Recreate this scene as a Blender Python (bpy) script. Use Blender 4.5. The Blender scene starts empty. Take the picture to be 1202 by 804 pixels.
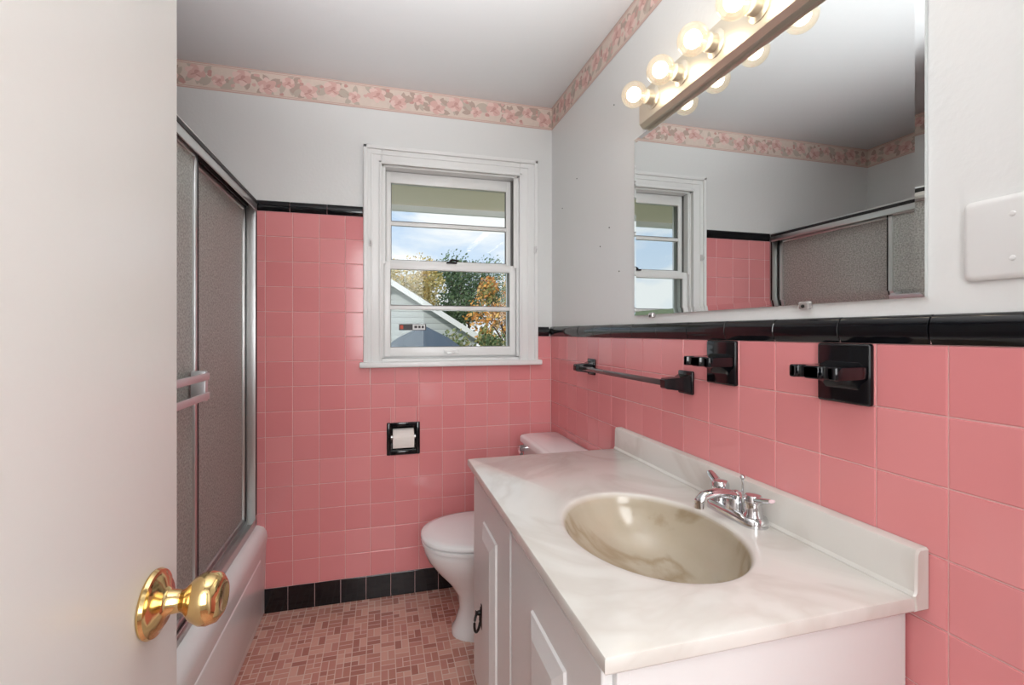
import bpy, bmesh, math, random
from mathutils import Vector, Matrix
random.seed(7)
sc = bpy.context.scene
sc.view_settings.view_transform = 'Standard'
sc.view_settings.look = 'None'
sc.view_settings.exposure = 0.42

W, D, H = 0.86, 2.351, 2.42      # right wall x, back wall y, ceiling z
XL = -1.30                        # left wall (behind tub)
YF = -0.12                        # front wall inner face
P = 0.1122                        # tile pitch

# ------------------------------------------------------------------ materials
def lin(c):
    return tuple(((x/255)/12.92 if x/255 <= 0.04045 else ((x/255+0.055)/1.055)**2.4) for x in c)+(1,)

class NT:
    def __init__(s, nt): s.nt = nt
    def n(s, t, **k):
        o = s.nt.nodes.new(t)
        for a, b in k.items(): setattr(o, a, b)
        return o
    def l(s, a, b): s.nt.links.new(a, b)
    def m(s, op, a, b=None, c=None):
        o = s.n('ShaderNodeMath', operation=op)
        for i, v in enumerate((a, b, c)):
            if v is None: continue
            if isinstance(v, (int, float)): o.inputs[i].default_value = v
            else: s.l(v, o.inputs[i])
        return o.outputs[0]
    def ramp(s, fac, stops, interp='LINEAR'):
        r = s.n('ShaderNodeValToRGB'); cr = r.color_ramp; cr.interpolation = interp
        while len(cr.elements) < len(stops): cr.elements.new(0.5)
        for e, (p, c) in zip(cr.elements, stops): e.position = p; e.color = c
        s.l(fac, r.inputs[0]); return r.outputs[0]
    def noise(s, vec, scale, detail=3, rough=0.5, dist=0):
        o = s.n('ShaderNodeTexNoise'); o.inputs['Scale'].default_value = scale
        o.inputs['Detail'].default_value = detail; o.inputs['Roughness'].default_value = rough
        o.inputs['Distortion'].default_value = dist
        if vec is not None: s.l(vec, o.inputs['Vector'])
        return o.outputs[0]
    def mix(s, f, a, b):
        o = s.n('ShaderNodeMix', data_type='RGBA')
        for i, v in ((0, f), (6, a), (7, b)):
            if isinstance(v, (int, float)): o.inputs[i].default_value = v
            elif isinstance(v, tuple): o.inputs[i].default_value = v
            else: s.l(v, o.inputs[i])
        return o.outputs[2]

def mat(name, rgb, rough=0.5, metal=0.0, bump=None, var=None, coat=0.0, spec=0.5, isl=None):
    """bump=(scale,strength,dist) var=(scale,amount) isl=(rgb2) random per island"""
    m = bpy.data.materials.new(name); m.use_nodes = True
    t = NT(m.node_tree); p = m.node_tree.nodes['Principled BSDF']
    c = lin(rgb)
    p.inputs['Base Color'].default_value = c
    p.inputs['Roughness'].default_value = rough
    p.inputs['Metallic'].default_value = metal
    p.inputs['Coat Weight'].default_value = coat
    p.inputs['Specular IOR Level'].default_value = spec
    geo = t.n('ShaderNodeNewGeometry')
    if isl:
        col = t.mix(geo.outputs['Random Per Island'], c, lin(isl)); t.l(col, p.inputs['Base Color'])
    if var:
        nz = t.noise(geo.outputs['Position'], var[0], 4)
        d = tuple(x*(1-var[1]) for x in c[:3])+(1,)
        t.l(t.ramp(nz, [(0.3, d), (0.7, c)]), p.inputs['Base Color'])
    if bump:
        nz = t.noise(geo.outputs['Position'], bump[0], 3)
        b = t.n('ShaderNodeBump'); b.inputs['Strength'].default_value = bump[1]
        b.inputs['Distance'].default_value = bump[2]
        t.l(nz, b.inputs['Height']); t.l(b.outputs[0], p.inputs['Normal'])
    return m

M = {}
M['wall'] = mat('wall_paint', (229, 229, 228), 0.36, bump=(80, 0.20, 0.003), spec=0.45)
M['ceil'] = mat('ceiling_paint', (229, 230, 231), 0.6, bump=(60, 0.12, 0.002))
M['trim'] = mat('white_trim_paint', (238, 238, 237), 0.3, bump=(40, 0.08, 0.003))
M['door'] = mat('door_paint', (228, 226, 222), 0.33, bump=(90, 0.10, 0.002))
M['cab'] = mat('cabinet_paint', (234, 233, 232), 0.35, bump=(50, 0.06, 0.003))
M['pink'] = mat('pink_ceramic', (224, 138, 141), 0.14, bump=(8, 0.14, 0.005), isl=(231, 149, 151), coat=0.0, spec=0.5)
M['grout'] = mat('grout', (234, 190, 188), 0.8)
M['black'] = mat('black_ceramic', (8, 10, 15), 0.10, bump=(12, 0.12, 0.004))
M['dark'] = mat('dark_metal', (35, 33, 32), 0.4, metal=0.6)
M['chrome'] = mat('chrome', (214, 214, 216), 0.10, metal=1)
M['alu'] = mat('aluminium_frame', (210, 211, 210), 0.34, metal=1)
M['rail'] = mat('aluminium_rail', (218, 220, 222), 0.42, metal=0.8)
M['brass'] = mat('polished_brass', (228, 198, 140), 0.13, metal=1, var=(60, 0.15))
M['nickel'] = mat('brushed_nickel', (222, 214, 198), 0.38, metal=0.85)
M['mirror'] = mat('mirror_silver', (230, 234, 234), 0.0, metal=1)
M['porc'] = mat('white_porcelain', (240, 240, 240), 0.1, coat=0.4)
M['tub'] = mat('tub_enamel', (242, 245, 245), 0.20)
M['paper'] = mat('toilet_paper', (236, 228, 222), 0.9, bump=(200, 0.2, 0.001))
M['plate'] = mat('painted_plate', (226, 225, 224), 0.35)
M['rubber'] = mat('dark_gasket', (28, 26, 26), 0.5)
M['track'] = mat('grey_window_track', (118, 116, 114), 0.5)
M['shroud'] = mat('soffit_paint', (240, 226, 204), 0.7)
M['clear'] = mat('acrylic_rod', (196, 190, 188), 0.1, metal=0.6)
M['bar'] = mat('dark_towel_rod', (104, 98, 98), 0.12, metal=0.5)

# cultured marble counter (tan inside bowl)
SX, SY, SA, SB = 0.560, 0.922, 0.178, 0.230
def marble():
    m = bpy.data.materials.new('cultured_marble'); m.use_nodes = True
    t = NT(m.node_tree); p = m.node_tree.nodes['Principled BSDF']
    geo = t.n('ShaderNodeNewGeometry'); pos = geo.outputs['Position']
    n1 = t.noise(pos, 2.4, 4, 0.5, 1.2)
    top = t.ramp(n1, [(0.30, lin((223, 219, 213))), (0.44, lin((220, 216, 210))), (0.5, lin((211, 205, 198))), (0.57, lin((220, 216, 210))), (0.8, lin((225, 221, 216)))])
    n2 = t.noise(pos, 3.2, 5, 0.5, 0.9)
    bowl = t.ramp(n2, [(0.30, lin((192, 180, 162))), (0.45, lin((186, 173, 153))), (0.51, lin((166, 149, 124))), (0.57, lin((188, 175, 156))), (0.8, lin((180, 166, 144)))])
    sx = t.n('ShaderNodeSeparateXYZ'); t.l(pos, sx.inputs[0])
    f = t.n('ShaderNodeMapRange'); f.inputs[1].default_value = 0.827; f.inputs[2].default_value = 0.815
    t.l(sx.outputs[2], f.inputs[0])
    ex = t.m('POWER', t.m('DIVIDE', t.m('SUBTRACT', sx.outputs[0], SX), SA+0.012), 2.0)
    ey = t.m('POWER', t.m('DIVIDE', t.m('SUBTRACT', sx.outputs[1], SY), SB+0.012), 2.0)
    ins = t.m('LESS_THAN', t.m('ADD', ex, ey), 1.0)
    t.l(t.mix(t.m('MULTIPLY', f.outputs[0], ins), top, bowl), p.inputs['Base Color'])
    p.inputs['Roughness'].default_value = 0.2; p.inputs['Coat Weight'].default_value = 0.15
    return m
M['marble'] = marble()

def floor_mat():
    m = bpy.data.materials.new('basketweave_mosaic'); m.use_nodes = True
    t = NT(m.node_tree); p = m.node_tree.nodes['Principled BSDF']
    geo = t.n('ShaderNodeNewGeometry'); s = t.n('ShaderNodeSeparateXYZ'); t.l(geo.outputs['Position'], s.inputs[0])
    mod = 0.054
    X = t.m('ADD', t.m('DIVIDE', s.outputs[0], mod), 100.0); Y = t.m('ADD', t.m('DIVIDE', s.outputs[1], mod), 100.0)
    ix, iy = t.m('FLOOR', X), t.m('FLOOR', Y); fx, fy = t.m('FRACT', X), t.m('FRACT', Y)
    par = t.m('MODULO', t.m('ADD', ix, iy), 2.0); inv = t.m('SUBTRACT', 1.0, par)
    a = t.m('ADD', t.m('MULTIPLY', fx, par), t.m('MULTIPLY', fy, inv))
    b = t.m('ADD', t.m('MULTIPLY', fy, par), t.m('MULTIPLY', fx, inv))
    a2 = t.m('MULTIPLY', a, 2.0); half = t.m('FLOOR', a2); fa = t.m('FRACT', a2)
    ea = t.m('MULTIPLY', t.m('MINIMUM', fa, t.m('SUBTRACT', 1.0, fa)), 0.5)
    eb = t.m('MINIMUM', b, t.m('SUBTRACT', 1.0, b))
    cmb = t.n('ShaderNodeCombineXYZ'); t.l(ix, cmb.inputs[0]); t.l(iy, cmb.inputs[1]); t.l(half, cmb.inputs[2])
    wn = t.n('ShaderNodeTexWhiteNoise'); t.l(cmb.outputs[0], wn.inputs[0])
    split = t.m('GREATER_THAN', wn.outputs[0], 0.75)
    ec = t.m('ADD', t.m('ABSOLUTE', t.m('SUBTRACT', b, 0.5)), t.m('SUBTRACT', 1.0, split))
    e = t.m('MINIMUM', t.m('MINIMUM', ea, eb), ec)
    tile = t.n('ShaderNodeMapRange'); tile.inputs[1].default_value = 0.022; tile.inputs[2].default_value = 0.045
    t.l(e, tile.inputs[0])
    sidx = t.m('MULTIPLY', split, t.m('GREATER_THAN', b, 0.5))
    cm2 = t.n('ShaderNodeCombineXYZ'); t.l(t.m('ADD', ix, t.m('MULTIPLY', sidx, 0.37)), cm2.inputs[0]); t.l(iy, cm2.inputs[1]); t.l(t.m('ADD', half, 5.0), cm2.inputs[2])
    w2 = t.n('ShaderNodeTexWhiteNoise'); t.l(cm2.outputs[0], w2.inputs[0])
    col = t.ramp(w2.outputs[0], [(0.0, lin((176, 118, 104))), (0.18, lin((208, 154, 138))), (0.42, lin((192, 134, 118))), (0.62, lin((219, 172, 156))), (0.84, lin((198, 140, 126)))], 'CONSTANT')
    t.l(t.mix(tile.outputs[0], lin((226, 202, 190)), col), p.inputs['Base Color'])
    p.inputs['Roughness'].default_value = 0.35
    bp = t.n('ShaderNodeBump'); bp.inputs['Strength'].default_value = 0.5; bp.inputs['Distance'].default_value = 0.001
    t.l(tile.outputs[0], bp.inputs['Height']); t.l(bp.outputs[0], p.inputs['Normal'])
    return m
M['floor'] = floor_mat()

def shader_mix(name, build):
    m = bpy.data.materials.new(name); m.use_nodes = True
    nt = m.node_tree; nt.nodes.clear(); t = NT(nt)
    o = t.n('ShaderNodeOutputMaterial'); t.l(build(t), o.inputs[0]); return m

def glass_pane(t):
    a = t.n('ShaderNodeBsdfTransparent'); a.inputs[0].default_value = (0.96, 0.98, 0.98, 1)
    b = t.n('ShaderNodeBsdfGlossy'); b.inputs['Roughness'].default_value = 0.02
    x = t.n('ShaderNodeMixShader'); x.inputs[0].default_value = 0.010
    t.l(a.outputs[0], x.inputs[1]); t.l(b.outputs[0], x.inputs[2]); return x.outputs[0]
M['glass'] = shader_mix('window_glass', glass_pane)

def bulb_glass(t):
    a = t.n('ShaderNodeBsdfTransparent'); a.inputs[0].default_value = (1.0, 0.93, 0.83, 1)
    b = t.n('ShaderNodeBsdfGlossy'); b.inputs['Roughness'].default_value = 0.05
    f = t.n('ShaderNodeLayerWeight'); f.inputs[0].default_value = 0.35
    x = t.n('ShaderNodeMixShader')
    t.l(t.m('MULTIPLY', f.outputs['Facing'], 0.5), x.inputs[0])
    t.l(a.outputs[0], x.inputs[1]); t.l(b.outputs[0], x.inputs[2])
    e = t.n('ShaderNodeEmission'); e.inputs[0].default_value = (1, 0.87, 0.64, 1); e.inputs[1].default_value = 0.10
    ad = t.n('ShaderNodeAddShader'); t.l(x.outputs[0], ad.inputs[0]); t.l(e.outputs[0], ad.inputs[1])
    return ad.outputs[0]
M['bulb'] = shader_mix('bulb_glass', bulb_glass)

def fil(t):
    e = t.n('ShaderNodeEmission'); e.inputs[0].default_value = (1, 0.92, 0.79, 1); e.inputs[1].default_value = 11
    return e.outputs[0]
M['filament'] = shader_mix('bulb_filament_glow', fil)

def obscure(t):
    geo = t.n('ShaderNodeNewGeometry')
    nz = t.noise(geo.outputs['Position'], 150, 3, 0.6)
    bp = t.n('ShaderNodeBump'); bp.inputs['Strength'].default_value = 0.8; bp.inputs['Distance'].default_value = 0.003
    t.l(nz, bp.inputs['Height'])
    col = t.ramp(nz, [(0.35, lin((164, 165, 159))), (0.65, lin((210, 212, 206)))])
    d = t.n('ShaderNodeBsdfDiffuse'); t.l(col, d.inputs[0]); t.l(bp.outputs[0], d.inputs['Normal'])
    tr = t.n('ShaderNodeBsdfTranslucent'); t.l(col, tr.inputs[0])
    x = t.n('ShaderNodeMixShader'); x.inputs[0].default_value = 0.3
    t.l(d.outputs[0], x.inputs[1]); t.l(tr.outputs[0], x.inputs[2])
    g = t.n('ShaderNodeBsdfGlossy'); g.inputs['Roughness'].default_value = 0.25; t.l(bp.outputs[0], g.inputs['Normal'])
    y = t.n('ShaderNodeMixShader'); y.inputs[0].default_value = 0.16
    t.l(x.outputs[0], y.inputs[1]); t.l(g.outputs[0], y.inputs[2]); return y.outputs[0]
M['obscure'] = shader_mix('obscure_shower_glass', obscure)

# ------------------------------------------------------------------ builder
class B:
    def __init__(s, name): s.n = name; s.bm = bmesh.new(); s.mats = []
    def mi(s, m):
        m = M[m] if isinstance(m, str) else m
        if m not in s.mats: s.mats.append(m)
        return s.mats.index(m)
    def _add(s, t, m, X=None):
        i = s.mi(m)
        for f in t.faces: f.material_index = i
        if X is not None: bmesh.ops.transform(t, matrix=X, verts=t.verts)
        me = bpy.data.meshes.new('t'); t.to_mesh(me); t.free(); s.bm.from_mesh(me); bpy.data.meshes.remove(me)
    def box(s, lo, hi, m, bev=0, seg=2, X=None):
        t = bmesh.new(); bmesh.ops.create_cube(t, size=1)
        lo, hi = Vector(lo), Vector(hi)
        for v in t.verts: v.co = Vector([(lo[k]+hi[k])/2 + v.co[k]*(hi[k]-lo[k]) for k in range(3)])
        if bev: bmesh.ops.bevel(t, geom=t.edges[:], offset=bev, segments=seg, affect='EDGES', profile=0.5)
        s._add(t, m, X)
    def loft(s, rings, m, cap0=True, cap1=True, closed=True, X=None):
        t = bmesh.new(); vr = [[t.verts.new(p) for p in r] for r in rings]; n = len(rings[0])
        for a, b in zip(vr, vr[1:]):
            for i in range(n if closed else n-1):
                j = (i+1) % n; t.faces.new((a[i], a[j], b[j], b[i]))
        if cap0: t.faces.new(vr[0][::-1])
        if cap1: t.faces.new(vr[-1])
        s._add(t, m, X)
    def lathe(s, prof, org, axis, m, n=32, X=None, cap0=True, cap1=True):
        ax = Vector(axis).normalized(); q = Vector((0, 0, 1)).rotation_difference(ax).to_matrix()
        rings = [[Vector(org)+q @ Vector((max(r, 1e-5)*math.cos(2*math.pi*i/n), max(r, 1e-5)*math.sin(2*math.pi*i/n), h)) for i in range(n)] for r, h in prof]
        s.loft(rings, m, cap0, cap1, X=X)
    def cyl(s, p0, p1, r, m, r1=None, n=24):
        p0, p1 = Vector(p0), Vector(p1); L = (p1-p0).length
        s.lathe([(r, 0), (r if r1 is None else r1, L)], p0, p1-p0, m, n)
    def sphere(s, c, r, m, sc=(1, 1, 1), n=24):
        t = bmesh.new(); bmesh.ops.create_uvsphere(t, u_segments=n, v_segments=n//2, radius=r)
        s._add(t, m, Matrix.Translation(c) @ Matrix.Diagonal((*sc, 1)))
    def tube(s, pts, rads, m, n=14, flat=1.0, up=(0, 0, 1)):
        pts = [Vector(p) for p in pts]; rings = []
        if not hasattr(rads, '__len__'): rads = [rads]*len(pts)
        for i, p in enumerate(pts):
            d = (pts[min(i+1, len(pts)-1)]-pts[max(i-1, 0)]).normalized()
            u = Vector(up); 
            if abs(d.dot(u)) > 0.95: u = Vector((0, 1, 0))
            a = d.cross(u).normalized(); b = a.cross(d)
            rings.append([p+a*rads[i]*math.cos(2*math.pi*k/n)+b*rads[i]*flat*math.sin(2*math.pi*k/n) for k in range(n)])
        s.loft(rings, m)
    def prism(s, poly, vec, m, bev=0, seg=2):
        t = bmesh.new(); a = [t.verts.new(p) for p in poly]; b = [t.verts.new(Vector(p)+Vector(vec)) for p in poly]
        n = len(a); t.faces.new(a[::-1]); t.faces.new(b)
        for i in range(n): t.faces.new((a[i], a[(i+1) % n], b[(i+1) % n], b[i]))
        bmesh.ops.recalc_face_normals(t, faces=t.faces)
        if bev: bmesh.ops.bevel(t, geom=t.edges[:], offset=bev, segments=seg, affect='EDGES', profile=0.5)
        s._add(t, m)
    def poly(s, pts, m):
        t = bmesh.new(); t.faces.new([t.verts.new(p) for p in pts]); s._add(t, m)
    def done(s, parent=None, ang=35, recalc=True):
        if recalc: bmesh.ops.recalc_face_normals(s.bm, faces=s.bm.faces)
        me = bpy.data.meshes.new(s.n); s.bm.to_mesh(me); s.bm.free()
        for m in s.mats: me.materials.append(m)
        me.shade_smooth(); me.set_sharp_from_angle(angle=math.radians(ang))
        o = bpy.data.objects.new(s.n, me); sc.collection.objects.link(o)
        if parent: o.parent = parent
        return o

# ------------------------------------------------------------------ room shell
def wall_holes(name, fr, rng_u, rng_z, depth, holes, m):
    b = B(name)
    us = sorted({*rng_u, *[h[0] for h in holes], *[h[1] for h in holes]})
    zs = sorted({*rng_z, *[h[2] for h in holes], *[h[3] for h in holes]})
    for u0, u1 in zip(us, us[1:]):
        for z0, z1 in zip(zs, zs[1:]):
            cu, cz = (u0+u1)/2, (z0+z1)/2
            if any(h[0] < cu < h[1] and h[2] < cz < h[3] for h in holes): continue
            p, q = Vector(fr(u0, z0, 0)), Vector(fr(u1, z1, depth))
            b.box([min(p[k], q[k]) for k in range(3)], [max(p[k], q[k]) for k in range(3)], m)
    return b.done()

HOLE = (0.0, 0.684, 1.125, 2.052)
NICHE = (0.045, 0.164, 0.687, 0.805)
back = wall_holes('wall_back', lambda u, z, d: (u, D+d, z), (XL-0.1, W+0.1), (0, H), 0.16, [HOLE, NICHE], 'wall')
right = wall_holes('wall_right', lambda u, z, d: (W+d, u, z), (-1.8, D), (0, H), 0.1, [], 'wall')
left = wall_holes('wall_left', lambda u, z, d: (XL-d, u, z), (-1.8, D), (0, H), 0.1, [], 'wall')
front = wall_holes('wall_front', lambda u, z, d: (u, YF-d, z), (-0.55, W), (0, H), 0.12, [(-0.30, 0.50, 0, 2.05)], 'wall')
part = wall_holes('wall_partition', lambda u, z, d: (u, 0.83-d, z), (XL, -0.485), (0, H), 0.1, [], 'wall')
entry = wall_holes('wall_entry', lambda u, z, d: (-0.485-d, u, z), (YF-0.12, 0.73), (0, H), 0.1, [], 'wall')
hallb = wall_holes('wall_hall', lambda u, z, d: (u, -1.8-d, z), (XL, W), (0, H), 0.1, [], 'wall')
b = B('floor'); b.box((XL-0.1, -1.9, -0.1), (W+0.1, D+0.16, 0), 'floor'); b.done()
b = B('ceiling'); b.box((XL-0.1, -1.9, H), (W+0.1, D+0.16, H+0.1), 'ceil'); b.done()

# ---- tiles
def rsub(r, h):
    (a, b_, c, d), (p, q, s_, t_) = r, h
    if p >= b_ or q <= a or s_ >= d or t_ <= c: return [r]
    out = []
    if p > a: out.append((a, p, c, d)); a = p
    if q < b_: out.append((q, b_, c, d)); b_ = q
    if s_ > c: out.append((a, b_, c, s_))
    if t_ < d: out.append((a, b_, t_, d))
    return out

def tiles(name, org, U, N, ur, zr, u0, z0, pu, pz, m, skips=(), parent=None, h=0.008):
    U, N, org, Z = Vector(U), Vector(N), Vector(org), Vector((0, 0, 1))
    b = B(name); t = bmesh.new(); g = 0.0011
    pt = lambda u, z, d: org+U*u+Z*z+N*d
    k0 = math.floor((ur[0]-u0)/pu); k1 = math.ceil((ur[1]-u0)/pu)
    j0 = math.floor((zr[0]-z0)/pz+1e-6); j1 = math.ceil((zr[1]-z0)/pz-1e-6)
    for k in range(k0, k1):
        for j in range(j0, j1):
            r = (max(u0+k*pu, ur[0]), min(u0+(k+1)*pu, ur[1]), max(z0+j*pz, zr[0]), min(z0+(j+1)*pz, zr[1]))
            rs = [r]
            for s_ in skips: rs = [x for y in rs for x in rsub(y, s_)]
            for r in rs:
                if r[1]-r[0] < 0.012 or r[3]-r[2] < 0.012: continue
                rings = []
                tl = [random.uniform(-0.00012, 0.00012) for _ in range(2)]
                tl = [tl[0]+tl[1], -tl[0]+tl[1], -tl[0]-tl[1], tl[0]-tl[1]]
                for ins, dep in ((0, 0.002), (0, h-0.0016), (0.0006, h-0.0006), (0.0018, h)):
                    a, b2, c, d2 = r[0]+g+ins, r[1]-g-ins, r[2]+g+ins, r[3]-g-ins
                    rings.append([t.verts.new(pt(x, z, dep+(tl[q] if dep > 0.003 else 0))) for q, (x, z) in enumerate(((a, c), (b2, c), (b2, d2), (a, d2)))])
                for p, q in zip(rings, rings[1:]):
                    for i in range(4): t.faces.new((p[i], p[(i+1) % 4], q[(i+1) % 4], q[i]))
                t.faces.new(rings[-1])
    b._add(t, m)
    rs = [(ur[0], ur[1], zr[0], zr[1])]
    for s_ in skips: rs = [x for y in rs for x in rsub(y, s_)]
    gm = 'grout'
    for r in rs: b.poly([pt(r[0], r[2], 0.0060), pt(r[1], r[2], 0.0060), pt(r[1], r[3], 0.0060), pt(r[0], r[3], 0.0060)], gm)
    return b.done(parent, ang=12)

def cap(name, org, U, N, ur, u0, z0, z1, parent, L=0.1572, dep=0.02):
    U, N, org, Z = Vector(U), Vector(N), Vector(org), Vector((0, 0, 1))
    b = B(name); k0 = math.floor((ur[0]-u0)/L)
    nn = 14; hh = z1-z0
    prof = [(0, z0), (0.009, z0)]
    for i in range(nn+1):
        a = i/nn
        if a < 0.5: prof.append((0.010+0.006*math.sin(a*math.pi), z0+0.002+a*hh*0.9))
        else:
            q = (a-0.5)*2*math.pi/2
            prof.append((0.001+0.015*math.cos(q), z0+0.002+0.45*hh+(0.55*hh-0.002)*math.sin(q)))
    u = u0+k0*L
    while u < ur[1]-0.002:
        a, c = max(u, ur[0])+0.0008, min(u+L, ur[1])-0.0008
        if c-a > 0.006:
            rings = []
            j = random.uniform(-0.0004, 0.0004)
            for uu, s_ in ((a, 0.0014), (a+0.001, 0), (c-0.001, 0), (c, 0.0014)):
                rings.append([org+U*uu+N*max(0, d-s_+(j if d > 0.005 else 0))+Z*z for d, z in prof])
            b.loft(rings, 'black')
        u += L
    b.poly([org+U*ur[0]+N*0.0085+Z*(z0+0.001), org+U*ur[1]+N*0.0085+Z*(z0+0.001), org+U*ur[1]+N*0.0085+Z*(z1-0.012), org+U*ur[0]+N*0.0085+Z*(z1-0.012)], 'grout')
    return b.done(parent, ang=27)

Z0 = 0.110; ZR = Z0+10*P; ZL = Z0+15*P-0.001
ub = -0.383; ury = 0.540
low = (-0.078+0.02, W, ZR, 3.0)
hole_sk = (-0.05, 0.74, 1.10, 3.0)
tiles('tile_field', (0, D, 0), (1, 0, 0), (0, -1, 0), (XL, W), (Z0, ZL), ub, Z0, P, P, 'pink', [low, hole_sk, NICHE], back)
tiles('tile_base', (0, D, 0), (1, 0, 0), (0, -1, 0), (-0.50, W), (0.0, Z0), ub-0.02, 0.0, P, Z0, 'black', [], back, h=0.010)
cap('tile_cap_high', (0, D, 0), (1, 0, 0), (0, -1, 0), (XL, -0.06), -0.08, ZL, ZL+0.048, back)
cap('tile_cap_low', (0, D, 0), (1, 0, 0), (0, -1, 0), (0.76, W-0.018), 0.70, ZR, ZR+0.048, back)
tiles('tile_field', (W, 0, 0), (0, 1, 0), (-1, 0, 0), (YF, D-0.008), (Z0, ZR), ury, Z0, 0.1127, P, 'pink', [], right)
tiles('tile_base', (W, 0, 0), (0, 1, 0), (-1, 0, 0), (YF, D-0.01), (0, Z0), ury, 0, 0.1127, Z0, 'black', [], right, h=0.010)
cap('tile_cap', (W, 0, 0), (0, 1, 0), (-1, 0, 0), (YF, D), 0.563, ZR, ZR+0.049, right)
tiles('tile_field', (XL, 0, 0), (0, 1, 0), (1, 0, 0), (0.83, D-0.008), (0.3, ZL), 0.83, Z0, P, P, 'pink', [], left)
cap('tile_cap', (XL, 0, 0), (0, 1, 0), (1, 0, 0), (0.83, D), 0.83, ZL, ZL+0.048, left)
tiles('tile_field', (0, 0.83, 0), (1, 0, 0), (0, 1, 0), (XL, -0.50), (0.3, ZL), XL, Z0, P, P, 'pink', [], part)

# ---- wallpaper border
paper = mat('border_paper', (228, 210, 198), 0.6, var=(45, 0.07))
fl = [mat('border_rose_light', (233, 203, 195), 0.6), mat('border_rose_mid', (222, 181, 173), 0.6), mat('border_rose_deep', (205, 158, 150), 0.6)]
lf = [mat('border_leaf', (199, 184, 171), 0.6), mat('border_leaf_dark', (190, 166, 154), 0.6)]
line = mat('border_line', (208, 170, 160), 0.6)
def border(name, org, U, N, L, parent):
    U, N, org, Z = Vector(U), Vector(N), Vector(org), Vector((0, 0, 1))
    b = B(name); z0, z1 = 2.303, H-0.001
    P3 = lambda u, z, d: org+U*u+Z*z+N*d
    def rect(u0, u1, a, c, d, m): b.poly([P3(u0, a, d), P3(u1, a, d), P3(u1, c, d), P3(u0, c, d)], m)
    rect(0, L, z0, z1, 0.001, paper)
    for a, c in ((z0, z0+0.004), (z0+0.008, z0+0.0105), (z1-0.005, z1-0.001), (z1-0.0115, z1-0.009)): rect(0, L, a, c, 0.0013, line)
    lay = [0.0014]
    def blob(u, z, ru, rz, rot, m, n=12, wob=0.12):
        lay[0] += 0.0000025
        pts = []
        for i in range(n):
            a = 2*math.pi*i/n; w = 1+wob*math.sin(3*a+u*40)
            x, y = ru*w*math.cos(a), rz*w*math.sin(a)
            uu = min(max(u+x*math.cos(rot)-y*math.sin(rot), 0), L); zz = min(max(z+x*math.sin(rot)+y*math.cos(rot), z0+0.012), z1-0.013)
            pts.append(P3(uu, zz, lay[0]))
        b.poly(pts, m)
    def leaf(u, z, l, w, rot, m):
        lay[0] += 0.0000025
        pts = []
        for i in range(12):
            a = 2*math.pi*i/12; x = l*math.cos(a); y = w*math.sin(a)*(1-abs(math.cos(a))**3*0.8)
            pts.append(P3(min(max(u+x*math.cos(rot)-y*math.sin(rot), 0), L), min(max(z+x*math.sin(rot)+y*math.cos(rot), z0+0.012), z1-0.013), lay[0]))
        b.poly(pts, m)
    rnd = random.Random(3); u = 0.04; k = 0
    while u < L:
        zc = (z0+z1)/2+(0.014 if k % 2 else -0.012)
        for q in range(7):
            a = rnd.uniform(0, 6.28); leaf(u+0.048*math.cos(a), zc+0.030*math.sin(a), 0.026, 0.012, a+rnd.uniform(-.5, .5), lf[rnd.randint(0, 1)])
        R = 0.034 if k % 3 else 0.024
        for q in range(6):
            a = q*1.047+k; blob(u+R*0.6*math.cos(a), zc+R*0.55*math.sin(a), R*0.6, R*0.5, a, fl[q % 2])
        blob(u, zc, R*0.55, R*0.5, 0, fl[1]); blob(u+R*0.1, zc+R*0.05, R*0.3, R*0.22, 0.6, fl[2]); blob(u-R*0.25, zc-R*0.3, R*0.4, R*0.1, 0.4, fl[2]); blob(u+R*0.3, zc-R*0.45, R*0.35, R*0.08, -0.5, fl[2])
        for q in range(3):
            blob(u+rnd.uniform(0.045, 0.065), zc+rnd.uniform(-0.03, 0.03), 0.009, 0.008, 0, fl[rnd.randint(1, 2)], 8)
        u += rnd.uniform(0.085, 0.105); k += 1
    b.done(parent, recalc=False)
border('wallpaper_border', (XL, D, 0), (1, 0, 0), (0, -1, 0), W-XL, back)
border('wallpaper_border', (W, D, 0), (0, -1, 0), (-1, 0, 0), D-YF, right)
border('wallpaper_border', (XL, D, 0), (0, -1, 0), (1, 0, 0), D-0.83, left)
border('wallpaper_border', (XL, 0.83, 0), (1, 0, 0), (0, 1, 0), -0.485-XL, part)
b = B('nail_marks')
for yy, zz in ((2.20, 1.86), (2.02, 1.95), (1.78, 1.60), (1.70, 1.66), (1.62, 1.48), (1.66, 2.12)):
    b.lathe([(0.0025, 0), (0.0022, 0.002), (0.001, 0.0025)], (W, yy, zz), (-1, 0, 0), 'dark', 10)
b.done(right)

# ------------------------------------------------------------------ window
b = B('window_1')
x0, x1, z0, z1 = -0.078, 0.776, 1.110, 2.128
for a, c in (((x0, z0), (0.004, z1)), ((0.680, z0), (x1, z1)), ((0.004, 2.046), (0.680, z1))):
    b.box((a[0], D-0.020, a[1]), (c[0], D+0.004, c[1]), 'trim', 0.003)
for a, c in (((x0, z0), (x0+0.018, z1)), ((x1-0.018, z0), (x1, z1)), ((x0, z1-0.018), (x1, z1))):
    b.box((a[0], D-0.030, a[1]), (c[0], D-0.015, c[1]), 'trim', 0.004)
for a, c in (((-0.008, z0), (0.006, 2.058)), ((0.678, z0), (0.692, 2.058)), ((-0.008, 2.044), (0.692, 2.058))):
    b.box((a[0], D-0.026, a[1]), (c[0], D-0.015, c[1]), 'trim', 0.004)
for a, c in (((-0.045, z0), (-0.037, 2.09)), ((0.722, z0), (0.730, 2.09)), ((-0.045, 2.085), (0.730, 2.093))):
    b.box((a[0], D-0.024, a[1]), (c[0], D-0.015, c[1]), 'trim', 0.003)
b.box((-0.095, D-0.05, 1.087), (0.792, D+0.06, 1.113), 'trim', 0.006, 3)
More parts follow.
